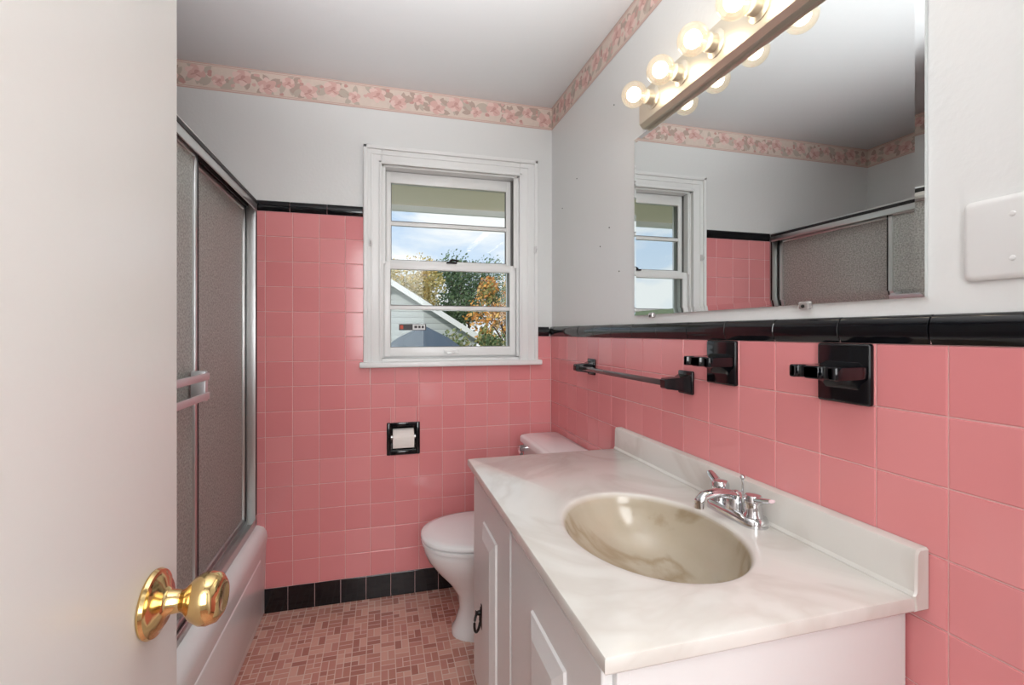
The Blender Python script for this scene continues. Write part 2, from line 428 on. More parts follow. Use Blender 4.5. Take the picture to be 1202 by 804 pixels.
b.box((0.001, D+0.04, 1.113), (0.683, D+0.155, 1.14), 'trim', 0.002)
b.box((0.0005, D+0.0, 1.13), (0.014, D+0.155, 2.05), 'trim', 0.001)
b.box((0.670, D+0.0, 1.13), (0.6835, D+0.155, 2.05), 'trim', 0.001)
b.box((0.0, D+0.0, 2.038), (0.6835, D+0.155, 2.0515), 'trim', 0.001)
b.box((0.652, D+0.055, 1.60), (0.671, D+0.085, 2.04), 'track'); b.box((0.013, D+0.055, 1.6), (0.024, D+0.085, 2.04), 'track')
b.box((0.655, D+0.004, 1.58), (0.671, D+0.012, 2.04), 'trim'); b.box((0.013, D+0.004, 1.58), (0.022, D+0.012, 2.04), 'trim')
b.box((0.660, D+0.012, 1.60), (0.6705, D+0.054, 2.04), 'track')
def sash(xa, xb, za, zb, y, top, bot, st, mu):
    b.box((xa, y, za), (xa+st, y+0.03, zb), 'trim', 0.003); b.box((xb-st, y, za), (xb, y+0.03, zb), 'trim', 0.003)
    b.box((xa+st-0.003, y, zb-top), (xb-st+0.003, y+0.03, zb), 'trim', 0.003); b.box((xa+st-0.003, y, za), (xb-st+0.003, y+0.03, za+bot), 'trim', 0.003)
    b.box((xa+st-0.003, y+0.004, mu-0.010), (xb-st+0.003, y+0.026, mu+0.010), 'trim', 0.003)
    b.box((xa+st-0.002, y+0.013, za+bot-0.002), (xb-st+0.002, y+0.016, zb-top+0.002), 'glass')
    for q in ((xa+st-0.001, za+bot, xa+st+0.003, zb-top), (xb-st-0.003, za+bot, xb-st+0.001, zb-top)):
        b.box((q[0], y+0.008, q[1]), (q[2], y+0.022, q[3]), 'track')
    for zz_ in (za+bot-0.001, mu+0.009):
        b.box((xa+st, y+0.002, zz_), (xb-st, y+0.012, zz_+0.003), 'track')
sash(0.015, 0.668, 1.135, 1.592, D+0.018, 0.036, 0.045, 0.030, 1.372)
sash(0.024, 0.653, 1.572, 2.036, D+0.056, 0.055, 0.034, 0.024, 1.785)
for a, c in (((0.014, 1.14), (0.034, 2.04)), ((0.648, 1.14), (0.670, 2.04)), ((0.014, 1.572), (0.67, 1.592)), ((0.014, 2.0), (0.67, 2.04))):
    b.box((a[0], D+0.12, a[1]), (c[0], D+0.135, c[1]), 'alu')
b.box((0.034, D+0.12, 1.362), (0.648, D+0.13, 1.376), 'alu')
b.box((0.315, D+0.006, 1.592), (0.365, D+0.04, 1.600), 'dark', 0.002); b.tube([(0.33, D+0.02, 1.604), (0.345, D+0.015, 1.61), (0.372, D+0.012, 1.606)], 0.005, 'dark', 8)
b.box((0.30, D+0.008, 1.150), (0.37, D+0.02, 1.166), 'trim', 0.003); b.box((0.315, D+0.002, 1.148), (0.355, D+0.010, 1.153), 'alu', 0.001)
for hx in (-0.045, 0.760):
    b.box((hx-0.006, D-0.036, 1.655), (hx+0.006, D-0.019, 1.69), 'plate', 0.002); b.tube([(hx, D-0.032, 1.665), (hx, D-0.045, 1.66), (hx, D-0.05, 1.675)], 0.0025, 'alu', 8)
stk = mat('sticker_dark', (60, 55, 58), 0.5); stw = mat('sticker_white', (225, 225, 225), 0.5); sto = mat('sticker_red', (190, 70, 40), 0.5)
b.box((0.085, D+0.029, 1.262), (0.215, D+0.0305, 1.292), stk)
b.box((0.15, D+0.028, 1.264), (0.21, D+0.029, 1.290), stw)
b.box((0.158, D+0.0275, 1.272), (0.172, D+0.028, 1.284), stk); b.box((0.177, D+0.0275, 1.272), (0.188, D+0.028, 1.284), stk); b.box((0.193, D+0.0275, 1.272), (0.204, D+0.028, 1.284), stk)
b.box((0.09, D+0.028, 1.268), (0.105, D+0.029, 1.286), sto)
b.done()

# ------------------------------------------------------------------ toilet paper holder
b = B('toilet_paper_holder')
fx0, fx1, fz0, fz1 = 0.027, 0.182, 0.669, 0.823
for lo, hi in (((fx0, fz0), (0.046, fz1)), ((0.163, fz0), (fx1, fz1)), ((0.044, fz0), (0.165, 0.688)), ((0.044, 0.804), (0.165, fz1))):
    b.box((lo[0], D-0.018, lo[1]), (hi[0], D-0.003, hi[1]), 'black', 0.004)
b.box((0.046, D+0.0, 0.688), (0.049, D+0.07, 0.804), 'black'); b.box((0.160, D+0.0, 0.688), (0.163, D+0.07, 0.804), 'black')
b.box((0.046, D+0.0, 0.688), (0.163, D+0.07, 0.691), 'black'); b.box((0.046, D+0.0, 0.801), (0.163, D+0.07, 0.804), 'black'); b.box((0.046, D+0.068, 0.688), (0.163, D+0.071, 0.804), 'black')
b.cyl((0.047, D-0.004, 0.752), (0.162, D-0.004, 0.752), 0.010, 'alu')
b.lathe([(0.018, 0), (0.0455, 0.0), (0.047, 0.002), (0.047, 0.096), (0.0455, 0.098), (0.018, 0.098)], (0.055, D+0.004, 0.745), (1, 0, 0), 'paper', 40)
b.box((0.055, D-0.0445, 0.708), (0.153, D-0.0425, 0.750), 'paper', 0.0005)
b.done()

# ------------------------------------------------------------------ bathtub
def rr(xa, xb, ya, yb, z, r, n=8):
    out = []
    for cx, cy, a0 in ((xb-r, yb-r, 0), (xa+r, yb-r, 90), (xa+r, ya+r, 180), (xb-r, ya+r, 270)):
        for i in range(n+1):
            a = math.radians(a0+90*i/n); out.append((cx+r*math.cos(a), cy+r*math.sin(a), z))
    return out
ya, yb = 0.834, D-0.004; xa = XL+0.010
b = B('bathtub')
R = [rr(xa, -0.502, ya, yb, 0.0, 0.004), rr(xa, -0.492, ya, yb, 0.30, 0.004), rr(xa, -0.486, ya, yb, 0.345, 0.004), rr(xa, -0.490, ya, yb, 0.37, 0.004), rr(xa, -0.502, ya, yb, 0.388, 0.004),
     rr(xa, -0.522, ya, yb, 0.397, 0.004), rr(xa, -0.545, ya, yb, 0.399, 0.004), rr(xa+0.06, -0.60, ya+0.09, yb-0.07, 0.398, 0.10), rr(xa+0.07, -0.612, ya+0.10, yb-0.08, 0.388, 0.10),
     rr(xa+0.09, -0.63, ya+0.12, yb-0.12, 0.25, 0.12), rr(xa+0.12, -0.66, ya+0.15, yb-0.18, 0.11, 0.14), rr(xa+0.17, -0.71, ya+0.2, yb-0.25, 0.08, 0.14)]
b.loft(R, 'tub')
b.box((-0.510, ya+0.10, 0.05), (-0.489, yb-0.10, 0.29), 'tub', 0.010, 3)
b.done(ang=50)

# ------------------------------------------------------------------ shower enclosure
b = B('shower_door')
zt = 1.836
b.box((-0.592, ya+0.012, zt-0.012), (-0.524, yb-0.022, zt), 'alu', 0.003)
b.box((-0.530, ya+0.012, zt-0.050), (-0.524, yb-0.022, zt-0.004), 'alu', 0.002)
b.box((-0.592, ya+0.012, zt-0.050), (-0.586, yb-0.022, zt-0.004), 'alu', 0.002)
b.box((-0.560, ya+0.012, zt-0.040), (-0.556, yb-0.022, zt-0.010), 'rubber')
b.box((-0.5235, ya+0.012, zt-0.022), (-0.522, yb-0.022, zt-0.008), 'rubber')
b.box((-0.592, ya+0.012, 0.400), (-0.528, yb-0.012, 0.412), 'alu', 0.003)
b.box((-0.534, ya+0.012, 0.405), (-0.528, yb-0.012, 0.432), 'alu', 0.002); b.box((-0.566, ya+0.012, 0.405), (-0.562, yb-0.012, 0.432), 'alu', 0.001)
for y0, y1 in ((yb-0.030, yb-0.006), (ya+0.01, ya+0.034)):
    b.box((-0.590, y0, 0.401), (-0.528, y1, zt), 'alu', 0.003)
b.box((-0.527, yb-0.026, 0.45), (-0.526, yb-0.016, 1.80), 'rubber')
for px, y0, y1 in ((-0.576, 1.575, 2.312), (-0.548, 0.875, 1.665)):
    st = 0.024
    zb_, zt_ = 0.425, 1.805
    b.box((px-0.003, y0+st-0.004, zb_+st-0.004), (px+0.002, y1-st+0.004, zt_-st+0.004), 'obscure')
    for lo, hi in (((y0, zb_), (y0+st, zt_)), ((y1-st, zb_), (y1, zt_)), ((y0+st, zb_), (y1-st, zb_+st)), ((y0+st, zt_-st), (y1-st, zt_))):
        b.box((px-0.010, lo[0], lo[1]), (px+0.010, hi[0], hi[1]), 'alu', 0.003)
    b.box((px+0.0102, y1-0.006, zb_), (px+0.0115, y1-0.001, zt_), 'rubber')
for z in (1.120, 1.062):
    b.box((-0.504, 0.93, z-0.011), (-0.497, 1.635, z+0.011), 'rail', 0.003)
for y in (0.945, 1.618):
    b.box((-0.540, y-0.012, 1.045), (-0.500, y+0.012, 1.137), 'rail', 0.004)
b.done()

# ------------------------------------------------------------------ toilet
b = B('toilet')
cy = 1.99
def egg(xf, xb, w, z, n=40, cyy=cy):
    mid = xf+(xb-xf)*0.52; out = []
    for i in range(n):
        a = 2*math.pi*i/n; c, s_ = math.cos(a), math.sin(a)
        ex = mid + (c*(xb-mid) if c > 0 else c*(mid-xf))
        sg = 1 if s_ >= 0 else -1
        out.append((ex, cyy+sg*w*abs(s_)**0.88, z))
    return out
b.loft([egg(0.285, 0.80, 0.118, 0.0), egg(0.285, 0.80, 0.118, 0.02), egg(0.30, 0.79, 0.108, 0.04), egg(0.318, 0.78, 0.100, 0.10), egg(0.310, 0.77, 0.104, 0.16), egg(0.275, 0.75, 0.122, 0.215),
        egg(0.225, 0.73, 0.150, 0.27), egg(0.188, 0.71, 0.172, 0.32), egg(0.172, 0.70, 0.182, 0.355), egg(0.170, 0.70, 0.184, 0.378), egg(0.178, 0.695, 0.178, 0.386)], 'porc')
b.box((0.58, cy-0.15, 0.30), (0.84, cy+0.15, 0.385), 'porc', 0.03, 4)
b.loft([egg(0.170, 0.60, 0.186, 0.388), egg(0.160, 0.605, 0.194, 0.392), egg(0.160, 0.605, 0.194, 0.402), egg(0.168, 0.60, 0.188, 0.406)], 'porc')
b.loft([egg(0.168, 0.605, 0.188, 0.408), egg(0.158, 0.61, 0.196, 0.412), egg(0.158, 0.61, 0.196, 0.422), egg(0.164, 0.607, 0.191, 0.428), egg(0.19, 0.59, 0.17, 0.432), egg(0.26, 0.52, 0.10, 0.434)], 'porc')
b.box((0.585, cy-0.09, 0.388), (0.625, cy-0.05, 0.432), 'porc', 0.008); b.box((0.585, cy+0.05, 0.388), (0.625, cy+0.09, 0.432), 'porc', 0.008)
tk = [rr(0.685, 0.843, cy-0.205, cy+0.225, 0.385, 0.03), rr(0.672, 0.843, cy-0.215, cy+0.235, 0.42, 0.035), rr(0.662, 0.843, cy-0.228, cy+0.248, 0.72, 0.035)]
b.loft(tk, 'porc')
b.loft([rr(0.662, 0.843, cy-0.232, cy+0.252, 0.722, 0.03), rr(0.650, 0.845, cy-0.24, cy+0.26, 0.727, 0.03), rr(0.650, 0.845, cy-0.24, cy+0.26, 0.748, 0.03), rr(0.656, 0.842, cy-0.234, cy+0.254, 0.756, 0.03), rr(0.668, 0.838, cy-0.225, cy+0.245, 0.759, 0.03)], 'porc')
b.cyl((0.662, cy+0.215, 0.695), (0.640, cy+0.215, 0.695), 0.016, 'chrome')
b.tube([(0.642, cy+0.215, 0.695), (0.630, cy+0.18, 0.692), (0.628, cy+0.135, 0.688)], [0.008, 0.007, 0.009], 'chrome', 10)
for s_ in (-1, 1): b.sphere((0.48, cy+s_*0.108, 0.018), 0.013, 'porc', (1, 1, 0.9), 14)
b.done(ang=50)

# ------------------------------------------------------------------ vanity
CX0, CX1, CY0, CY1, CZ = 0.281, W-0.010, 0.568, 1.590, 0.828
van = bpy.data.objects.new('vanity', None); sc.collection.objects.link(van)
b = B('cabinet')
KY0, KY1 = 0.598, 1.566
b.box((0.314, KY0, 0.09), (0.334, KY1, 0.803), 'cab', 0.002)
b.box((0.332, KY0, 0.09), (0.847, KY0+0.016, 0.803), 'cab', 0.002)
b.box((0.332, KY1-0.016, 0.09), (0.847, KY1, 0.803), 'cab', 0.002)
b.box((0.831, KY0+0.014, 0.09), (0.847, KY1-0.014, 0.803), 'cab')
b.box((0.320, KY0+0.005, 0.09), (0.840, KY1-0.005, 0.106), 'cab')
b.box((0.385, KY0+0.008, 0.0), (0.847, KY1-0.008, 0.09), 'cab')
def raised(y0, y1, z0_, z1_):
    xf = 0.296
    b.box((xf, y0, z0_), (0.314, y1, z1_), 'cab', 0.004, 3)
    my, mz = 0.165, 0.090
    a, c, e, f = y0+my-0.035, y1-my, z0_+mz, z1_-mz
    def ring(ins, x):
        A, C, E, F = a+ins, c-ins, e+ins, f-ins
        return [(x, A, E), (x, C, E), (x, C, F), (x, A, F)]
    b.loft([ring(0, xf+0.001), ring(0.003, xf-0.005), ring(0.008, xf-0.006), ring(0.036, xf-0.014), ring(0.040, xf-0.014)], 'cab', cap0=False)
raised(0.608, 1.088, 0.125, 0.782); raised(1.098, 1.556, 0.125, 0.782)
b.done(van, ang=10)
b = B('pull'); PY, PZ = 1.420, 0.405
b.lathe([(0.001, 0), (0.017, 0.0), (0.016, 0.004), (0.008, 0.007), (0.006, 0.016), (0.009, 0.020), (0.001, 0.022)], (0.296, PY, PZ), (-1, 0, 0), 'dark', 20)
ring = [(0.281+0.0125*math.cos(a), PY+0.018*math.cos(a), PZ-0.026+0.028*math.sin(a)) for a in [2*math.pi*i/24 for i in range(25)]]
b.tube(ring, 0.0040, 'dark', 8)
b.box((0.2935, PY-0.013, PZ-0.05), (0.2965, PY+0.013, PZ+0.02), 'dark', 0.001)
b.done(van)

# counter with integral bowl
b = B('countertop')
angs = [2*math.pi*i/120 for i in range(120)]
for X_, Y_ in ((CX0, CY0), (CX0, CY1), (CX1, CY0), (CX1, CY1)):
    a = math.atan2((Y_-SY), (X_-SX)) % (2*math.pi); j = min(range(len(angs)), key=lambda q: abs(angs[q]-a)); angs[j] = a
angs.sort()
def rect_ring(ins, z):
    out = []
    for a in angs:
        c, s_ = math.cos(a), math.sin(a); ts = []
        if c > 1e-9: ts.append((CX1-ins-SX)/c)
        if c < -1e-9: ts.append((CX0+ins-SX)/c)
        if s_ > 1e-9: ts.append((CY1-ins-SY)/s_)
        if s_ < -1e-9: ts.append((CY0+ins-SY)/s_)
        t_ = min(ts); out.append((SX+c*t_, SY+s_*t_, z))
    return out
def ell(sA, sB, z, cx=SX, cyy=SY):
    out = []
    for a in angs:
        c, s_ = math.cos(a), math.sin(a); r = 1/math.sqrt((c/sA)**2+(s_/sB)**2); out.append((cx+c*r, cyy+s_*r, z))
    return out
rings = [rect_ring(0.03, CZ-0.024), rect_ring(0.002, CZ-0.024), rect_ring(0.0, CZ-0.021), rect_ring(0.0, CZ-0.005), rect_ring(0.0015, CZ-0.0015), rect_ring(0.005, CZ),
         ell(SA+0.016, SB+0.016, CZ), ell(SA+0.005, SB+0.005, CZ), ell(SA+0.001, SB+0.001, CZ-0.0015), ell(SA-0.003, SB-0.003, CZ-0.006)]
for k in range(1, 15):
    f = k/14; s_ = math.cos(f*math.pi/2)**0.62*0.93+0.05; z = CZ-0.006-0.128*math.sin(f*math.pi/2)**1.15
    rings.append(ell((SA-0.003)*s_, (SB-0.003)*s_, z, SX+0.03*f, SY))
b.loft(rings, 'marble', cap0=False)
rings = []
for yy, ins in ((CY0-0.002, 0.003), (CY0+0.001, 0.0), (CY1-0.003, 0.0), (CY1, 0.003)):
    xb_, xf_ = W-0.0095, W-0.036
    zt_ = 0.905-ins
    rings.append([(xb_, yy, CZ-0.024+ins), (xf_+ins, yy, CZ-0.024+ins), (xf_-0.004+ins, yy, CZ+0.002), (xf_+ins, yy, CZ+0.008), (xf_+0.001+ins, yy, zt_-0.008), (xf_+0.004+ins, yy, zt_-0.002), (xf_+0.009, yy, zt_), (xb_, yy, zt_)])
b.loft(rings, 'marble')
b.done(van, ang=30)
b = B('drain')
zb = CZ-0.134
b.lathe([(0.001, 0.004), (0.024, 0.004), (0.028, 0.001), (0.028, 0.0)], (SX+0.03, SY, zb+0.001), (0, 0, 1), 'chrome')
b.lathe([(0.001, 0.013), (0.013, 0.012), (0.017, 0.008), (0.017, 0.003)], (SX+0.03, SY, zb+0.001), (0, 0, 1), 'chrome')
b.done(van)

# faucet
FX, FY = 0.792, 0.930
b = B('faucet')
def stad(hx, hy, z, n=16):
    out = []; r = hx
    for sgn, a0 in ((1, 0), (-1, 180)):
        for i in range(n+1):
            a = math.radians(a0+180*i/n); out.append((FX+r*math.cos(a), FY+sgn*(hy-r)+r*math.sin(a), z))
    return out
b.loft([stad(0.029, 0.084, CZ+0.0005), stad(0.029, 0.084, CZ+0.012), stad(0.026, 0.081, CZ+0.018), stad(0.018, 0.072, CZ+0.021)], 'chrome')
b.lathe([(0.024, 0), (0.022, 0.02), (0.018, 0.035), (0.010, 0.043), (0.001, 0.045)], (FX, FY, CZ+0.015), (0, 0, 1), 'chrome')
b.tube([(FX+0.005, FY, CZ+0.040), (FX-0.02, FY, CZ+0.052), (FX-0.055, FY, CZ+0.058), (FX-0.088, FY, CZ+0.054), (FX-0.100, FY, CZ+0.044), (FX-0.102, FY, CZ+0.036)], [0.016, 0.0155, 0.0135, 0.0125, 0.0115, 0.0105], 'chrome', 18, flat=0.75)
b.cyl((FX-0.099, FY, CZ+0.046), (FX-0.100, FY, CZ+0.028), 0.0105, 'chrome')
for sg in (-1, 1):
    hy = FY+sg*0.053
    b.lathe([(0.021, 0), (0.020, 0.006), (0.0175, 0.010), (0.0175, 0.030), (0.020, 0.032), (0.020, 0.042), (0.016, 0.049), (0.001, 0.051)], (FX, hy, CZ+0.017), (0, 0, 1), 'chrome', 28)
    d = Vector((0.25 if sg > 0 else -0.1, sg*1.0, 0)).normalized()
    p = Vector((FX, hy, CZ+0.057))
    b.tube([p-d*0.006, p+d*0.02+Vector((0, 0, 0.003)), p+d*0.045+Vector((0, 0, 0.010)), p+d*0.058+Vector((0, 0, 0.014))], [0.014, 0.012, 0.011, 0.008], 'chrome', 12, flat=0.5)
b.cyl((FX+0.018, FY, CZ+0.02), (FX+0.018, FY, CZ+0.085), 0.0025, 'chrome', n=10); b.sphere((FX+0.018, FY, CZ+0.088), 0.006, 'chrome', n=14)
b.done(van, ang=45)

# ------------------------------------------------------------------ mirror
b = B('wall_mirror')
my0, my1, mz0, mz1 = 0.573, 1.497, 1.310, 1.921
def mr(ins, x): return [(x, my0+ins, mz0+ins), (x, my1-ins, mz0+ins), (x, my1-ins, mz1-ins), (x, my0+ins, mz1-ins)]
b.loft([mr(0, W-0.001), mr(0, W-0.0075), mr(0.014, W-0.0090)], 'mirror', cap0=True, cap1=True)
for yy in (0.80, 1.385):
    b.box((W-0.014, yy-0.012, mz0-0.010), (W-0.001, yy+0.012, mz0+0.006), 'clear', 0.003)
    b.sphere((W-0.014, yy, mz0-0.004), 0.004, 'dark', n=10)
b.done(ang=1)

# ------------------------------------------------------------------ vanity light
vl = bpy.data.objects.new('vanity_light_fixture', None); sc.collection.objects.link(vl)
b = B('backplate')
y0, y1, za, zb = 0.520, 1.418, 1.926, 2.052; ZB = 1.990
pr = [(0.0, za), (0.020, za), (0.032, za+0.012), (0.033, za+0.018), (0.033, zb-0.018), (0.032, zb-0.012), (0.020, zb), (0.0, zb)]
b.loft([[(W-0.001-d, yy, z) for d, z in pr] for yy in (y0, y1)], 'nickel')
bx = [1.334-0.1455*i for i in range(6)]
for yy in bx:
    b.lathe([(0.034, 0), (0.034, 0.003), (0.026, 0.006), (0.0225, 0.008), (0.0225, 0.026), (0.020, 0.028), (0.016, 0.028)], (W-0.033, yy, ZB), (-1, 0, 0), 'nickel', 28)
b.done(vl, ang=25)
b = B('globe_bulbs')
for yy in bx:
    R = 0.039; prof = [(0.013, 0.0), (0.014, 0.006)]
    for i in range(1, 17):
        a = math.radians(157-157*i/16); prof.append((R*math.sin(a), 0.006+R*0.92+R*math.cos(a)))
    b.lathe(prof, (W-0.059, yy, ZB), (-1, 0, 0), 'bulb', 28, cap0=False, cap1=False)
b.done(vl, ang=60)
b = B('filaments')
for yy in bx:
    b.sphere((W-0.059-0.043, yy, ZB), 0.022, 'filament', n=14)
    b.cyl((W-0.060, yy, ZB), (W-0.086, yy, ZB), 0.004, 'paper', n=8)
b.done(vl)

# ------------------------------------------------------------------ black ceramic accessories
xs = W-0.0085
b = B('towel_bar')
for yy in (1.835, 1.195):
    b.box((xs-0.010, yy-0.033, 1.075), (xs, yy+0.033, 1.142), 'black', 0.004, 3)
    b.loft([[(xs-0.006, yy-0.030, 1.080), (xs-0.006, yy+0.030, 1.080), (xs-0.006, yy+0.030, 1.132), (xs-0.006, yy-0.030, 1.132)],
            [(xs-0.030, yy-0.019, 1.086), (xs-0.030, yy+0.019, 1.086), (xs-0.030, yy+0.019, 1.124), (xs-0.030, yy-0.019, 1.124)],
            [(xs-0.076, yy-0.015, 1.092), (xs-0.076, yy+0.015, 1.092), (xs-0.076, yy+0.015, 1.121), (xs-0.076, yy-0.015, 1.121)],
            [(xs-0.082, yy-0.011, 1.096), (xs-0.082, yy+0.011, 1.096), (xs-0.082, yy+0.011, 1.117), (xs-0.082, yy-0.011, 1.117)]], 'black')
b.box((xs-0.068, 1.200, 1.098), (xs-0.052, 1.830, 1.114), 'bar', 0.002)
b.done(ang=40)

def holder(name, y0):
    b = B(name); y1 = y0+0.110; za, zb = 1.118, ZR
    b.box((xs-0.010, y0+0.001, za), (xs+0.003, y1-0.001, zb-0.001), 'black', 0.005, 3)
    zs = 1.178
    b.loft([[(xs-0.008, y0+0.022, zs-0.034), (xs-0.008, y1-0.022, zs-0.034), (xs-0.008, y1-0.022, zs+0.020), (xs-0.008, y0+0.022, zs+0.020)],
            [(xs-0.018, y0+0.020, zs-0.022), (xs-0.018, y1-0.020, zs-0.022), (xs-0.018, y1-0.020, zs+0.014), (xs-0.018, y0+0.020, zs+0.014)],
            [(xs-0.044, y0+0.012, zs-0.010), (xs-0.044, y1-0.012, zs-0.010), (xs-0.044, y1-0.012, zs+0.010), (xs-0.044, y0+0.012, zs+0.010)]], 'black')
    N_ = 48; outer = []
    for i in range(N_+1):
        yy = y0+0.002+(y1-y0-0.004)*i/N_; d = 0.084
        for c in (0.27, 0.73):
            q = (yy-(y0+0.110*c))/0.011
            if abs(q) < 1: d -= 0.012*math.sqrt(1-q*q)
        e = min(i, N_-i)/4
        if e < 1: d -= 0.012*(1-math.sqrt(1-(1-e)**2))
        outer.append((xs-d, yy))
    poly = [(xs-0.010, y0+0.004)]+outer+[(xs-0.010, y1-0.004)]
    b.prism([(x, y, zs-0.012) for x, y in poly], (0, 0, 0.024), 'black', 0.003, 2)
    return b.done(ang=40)
holder('toothbrush_holder', 0.992)
holder('toothbrush_holder', 0.654)

# ------------------------------------------------------------------ wall cover plate
b = B('outlet_cover_plate')
yA, yB, zA, zB = 0.400, 0.520, 1.328, 1.446
def yz(ins, x, r):
    return [(x, p[0], p[1]) for p in rr(yA+ins, yB-ins, zA+ins, zB-ins, 0, r, 5)]
b.loft([yz(0, W-0.001, 0.010), yz(0, W-0.005, 0.010), yz(0.003, W-0.008, 0.009), yz(0.008, W-0.009, 0.006)], 'plate')
for q in (zA+0.028, zB-0.028): b.lathe([(0.004, 0), (0.003, 0.0015), (0.001, 0.002)], (W-0.009, 0.46, q), (-1, 0, 0), 'plate', 12)
b.done()

# ------------------------------------------------------------------ door
rose = Vector((-0.2178, 0.552, 0.983)); d = Vector((0.0577, 0.9983, 0)).normalized(); nrm = Vector((d.y, -d.x, 0))
edge = rose+d*0.052
Xd = Matrix.Translation((edge.x, edge.y, 0)) @ Matrix.Rotation(math.atan2(d.y, d.x), 4, 'Z')
b = B('door_1')
b.box((-0.70, 0.0005, 0.012), (0, 0.0355, 2.03), 'door', 0.0015, X=Xd)
dr = b.done()
b = B('door_knob')
b.lathe([(0.032, 0.0), (0.0325, 0.002), (0.031, 0.005), (0.026, 0.007), (0.023, 0.010), (0.015, 0.012), (0.0115, 0.016), (0.0105, 0.026), (0.014, 0.031), (0.0208, 0.037), (0.0248, 0.045), (0.0252, 0.051), (0.0228, 0.059), (0.0165, 0.0635), (0.013, 0.064), (0.011, 0.063), (0.001, 0.063)], rose, nrm, 'brass', 48)
b.lathe([(0.033, 0.0), (0.032, 0.005), (0.012, 0.012), (0.0105, 0.026), (0.0215, 0.037), (0.0262, 0.050), (0.017, 0.064), (0.001, 0.066)], rose-nrm*0.036, -nrm, 'brass', 32)
b.done(dr, ang=40)
b = B('trim_1')
for lo, hi in (((-0.365, 0), (-0.30, 2.115)), ((0.50, 0), (0.565, 2.115)), ((-0.30, 2.05), (0.50, 2.115))):
    b.box((lo[0], YF-0.001, lo[1]), (hi[0], YF+0.016, hi[1]), 'trim', 0.003)
b.done()

# ------------------------------------------------------------------ lights
b = B('added_fill_dome')  # unseen glowing dome added behind the camera to light the room
def hl(t):
    e = t.n('ShaderNodeEmission'); e.inputs[0].default_value = (1, 0.97, 0.93, 1); e.inputs[1].default_value = 12; return e.outputs[0]
M['hall'] = shader_mix('added_fill_glow', hl)
b.lathe([(0.18, 0), (0.18, -0.02), (0.17, -0.02)], (0.05, -0.95, H), (0, 0, 1), 'nickel')
b.lathe([(0.165, -0.012), (0.16, -0.04), (0.13, -0.07), (0.07, -0.09), (0.001, -0.095)], (0.05, -0.95, H), (0, 0, 1), 'hall')
b.done()
def area(name, loc, dirv, e, sx_, sy_, col):
    la = bpy.data.lights.new(name, 'AREA'); la.energy = e; la.shape = 'RECTANGLE'; la.size = sx_; la.size_y = sy_; la.color = col
    o = bpy.data.objects.new(name, la); sc.collection.objects.link(o); o.location = loc
    o.rotation_euler = Vector(dirv).to_track_quat('-Z', 'Y').to_euler(); return o
area('added_area_fill', (0.08, -0.9, 1.65), (0.0, 1.0, 0.0), 23, 0.8, 1.3, (0.965, 0.99, 1))  # added area fill, out of view, aimed through the doorway into the bathroom
sp = bpy.data.lights.new('added_ceiling_bounce_spot', 'SPOT'); sp.energy = 135; sp.spot_size = math.radians(82); sp.spot_blend = 0.8; sp.shadow_soft_size = 0.08; sp.color = (0.965, 0.99, 1)  # added spot aimed upwards to brighten the ceiling and bounce light down
so_ = bpy.data.objects.new('added_ceiling_bounce_spot', sp); sc.collection.objects.link(so_); so_.location = (0.15, 0.10, 1.42)
so_.rotation_euler = Vector((-0.08, 0.66, 1.0)).to_track_quat('-Z', 'Y').to_euler()

# ------------------------------------------------------------------ exterior
def foliage(name, c, rads, n, cols, seed, ls=1.0):
    rnd = random.Random(seed); root = bpy.data.objects.new(name, None); sc.collection.objects.link(root)
    b = B('leaves'); mats = [mat(name+'_leaf_%d' % i, q, 0.7) for i, q in enumerate(cols)]
    tm = [bmesh.new() for _ in mats]
    blobs = [(Vector(c)+Vector((rnd.uniform(-1, 1)*rads[0]*0.7, rnd.uniform(-1, 1)*rads[0]*0.5, rnd.uniform(-0.7, 0.8)*rads[1])), rnd.uniform(0.18, 0.42)*rads[0], rnd.randrange(len(cols))) for _ in range(20)]
    for _ in range(n):
        bc, br, bi = rnd.choice(blobs); v = Vector((rnd.gauss(0, 1), rnd.gauss(0, 1), rnd.gauss(0, 1))).normalized()*br*rnd.uniform(0.4, 1.25)
        p = bc+v; a = Vector((rnd.gauss(0, 1), rnd.gauss(0, 1), rnd.gauss(0, 1))).normalized(); q = a.orthogonal().normalized(); s_ = rnd.uniform(0.03, 0.07)*ls
        w = a.cross(q); t = tm[bi if rnd.random() < 0.6 else rnd.randrange(len(tm))]
        t.faces.new([t.verts.new(p+q*s_), t.verts.new(p+w*s_*0.6), t.verts.new(p-q*s_), t.verts.new(p-w*s_*0.6)])
    for t, m in zip(tm, mats): b._add(t, m)
    b.done(root, recalc=False)
    b = B('trunk'); bark = mat(name+'_bark', (92, 76, 62), 0.9)
    base = Vector((c[0], c[1], -1.2)); b.tube([base, base.lerp(Vector(c), 0.6), Vector(c)+Vector((0, 0, rads[1]*0.4))], [0.11, 0.07, 0.02], bark, 10)
    for bc, _, _ in blobs[:12]:
        st = base.lerp(Vector(c), rnd.uniform(0.6, 1)); b.tube([st, st.lerp(bc, 0.5)+Vector((0, 0, 0.1)), bc], [0.035, 0.02, 0.006], bark, 6)
    b.done(root)
grass = mat('grass', (130, 140, 96), 0.9, var=(3, 0.4))
b = B('ground'); b.box((-40, D+0.4, -1.3), (50, 70, -1.2), grass); b.done()
b = B('roof_overhang'); b.box((-3, D+0.17, 2.14), (4, 3.42, 2.18), 'shroud'); b.box((-3, 3.42, 2.10), (4, 3.45, 2.30), 'trim'); b.done()
b = B('neighbour_house')
sid = bpy.data.materials.new('lap_siding'); sid.use_nodes = True
t = NT(sid.node_tree); pp = sid.node_tree.nodes['Principled BSDF']; g = t.n('ShaderNodeNewGeometry'); s = t.n('ShaderNodeSeparateXYZ'); t.l(g.outputs['Position'], s.inputs[0])
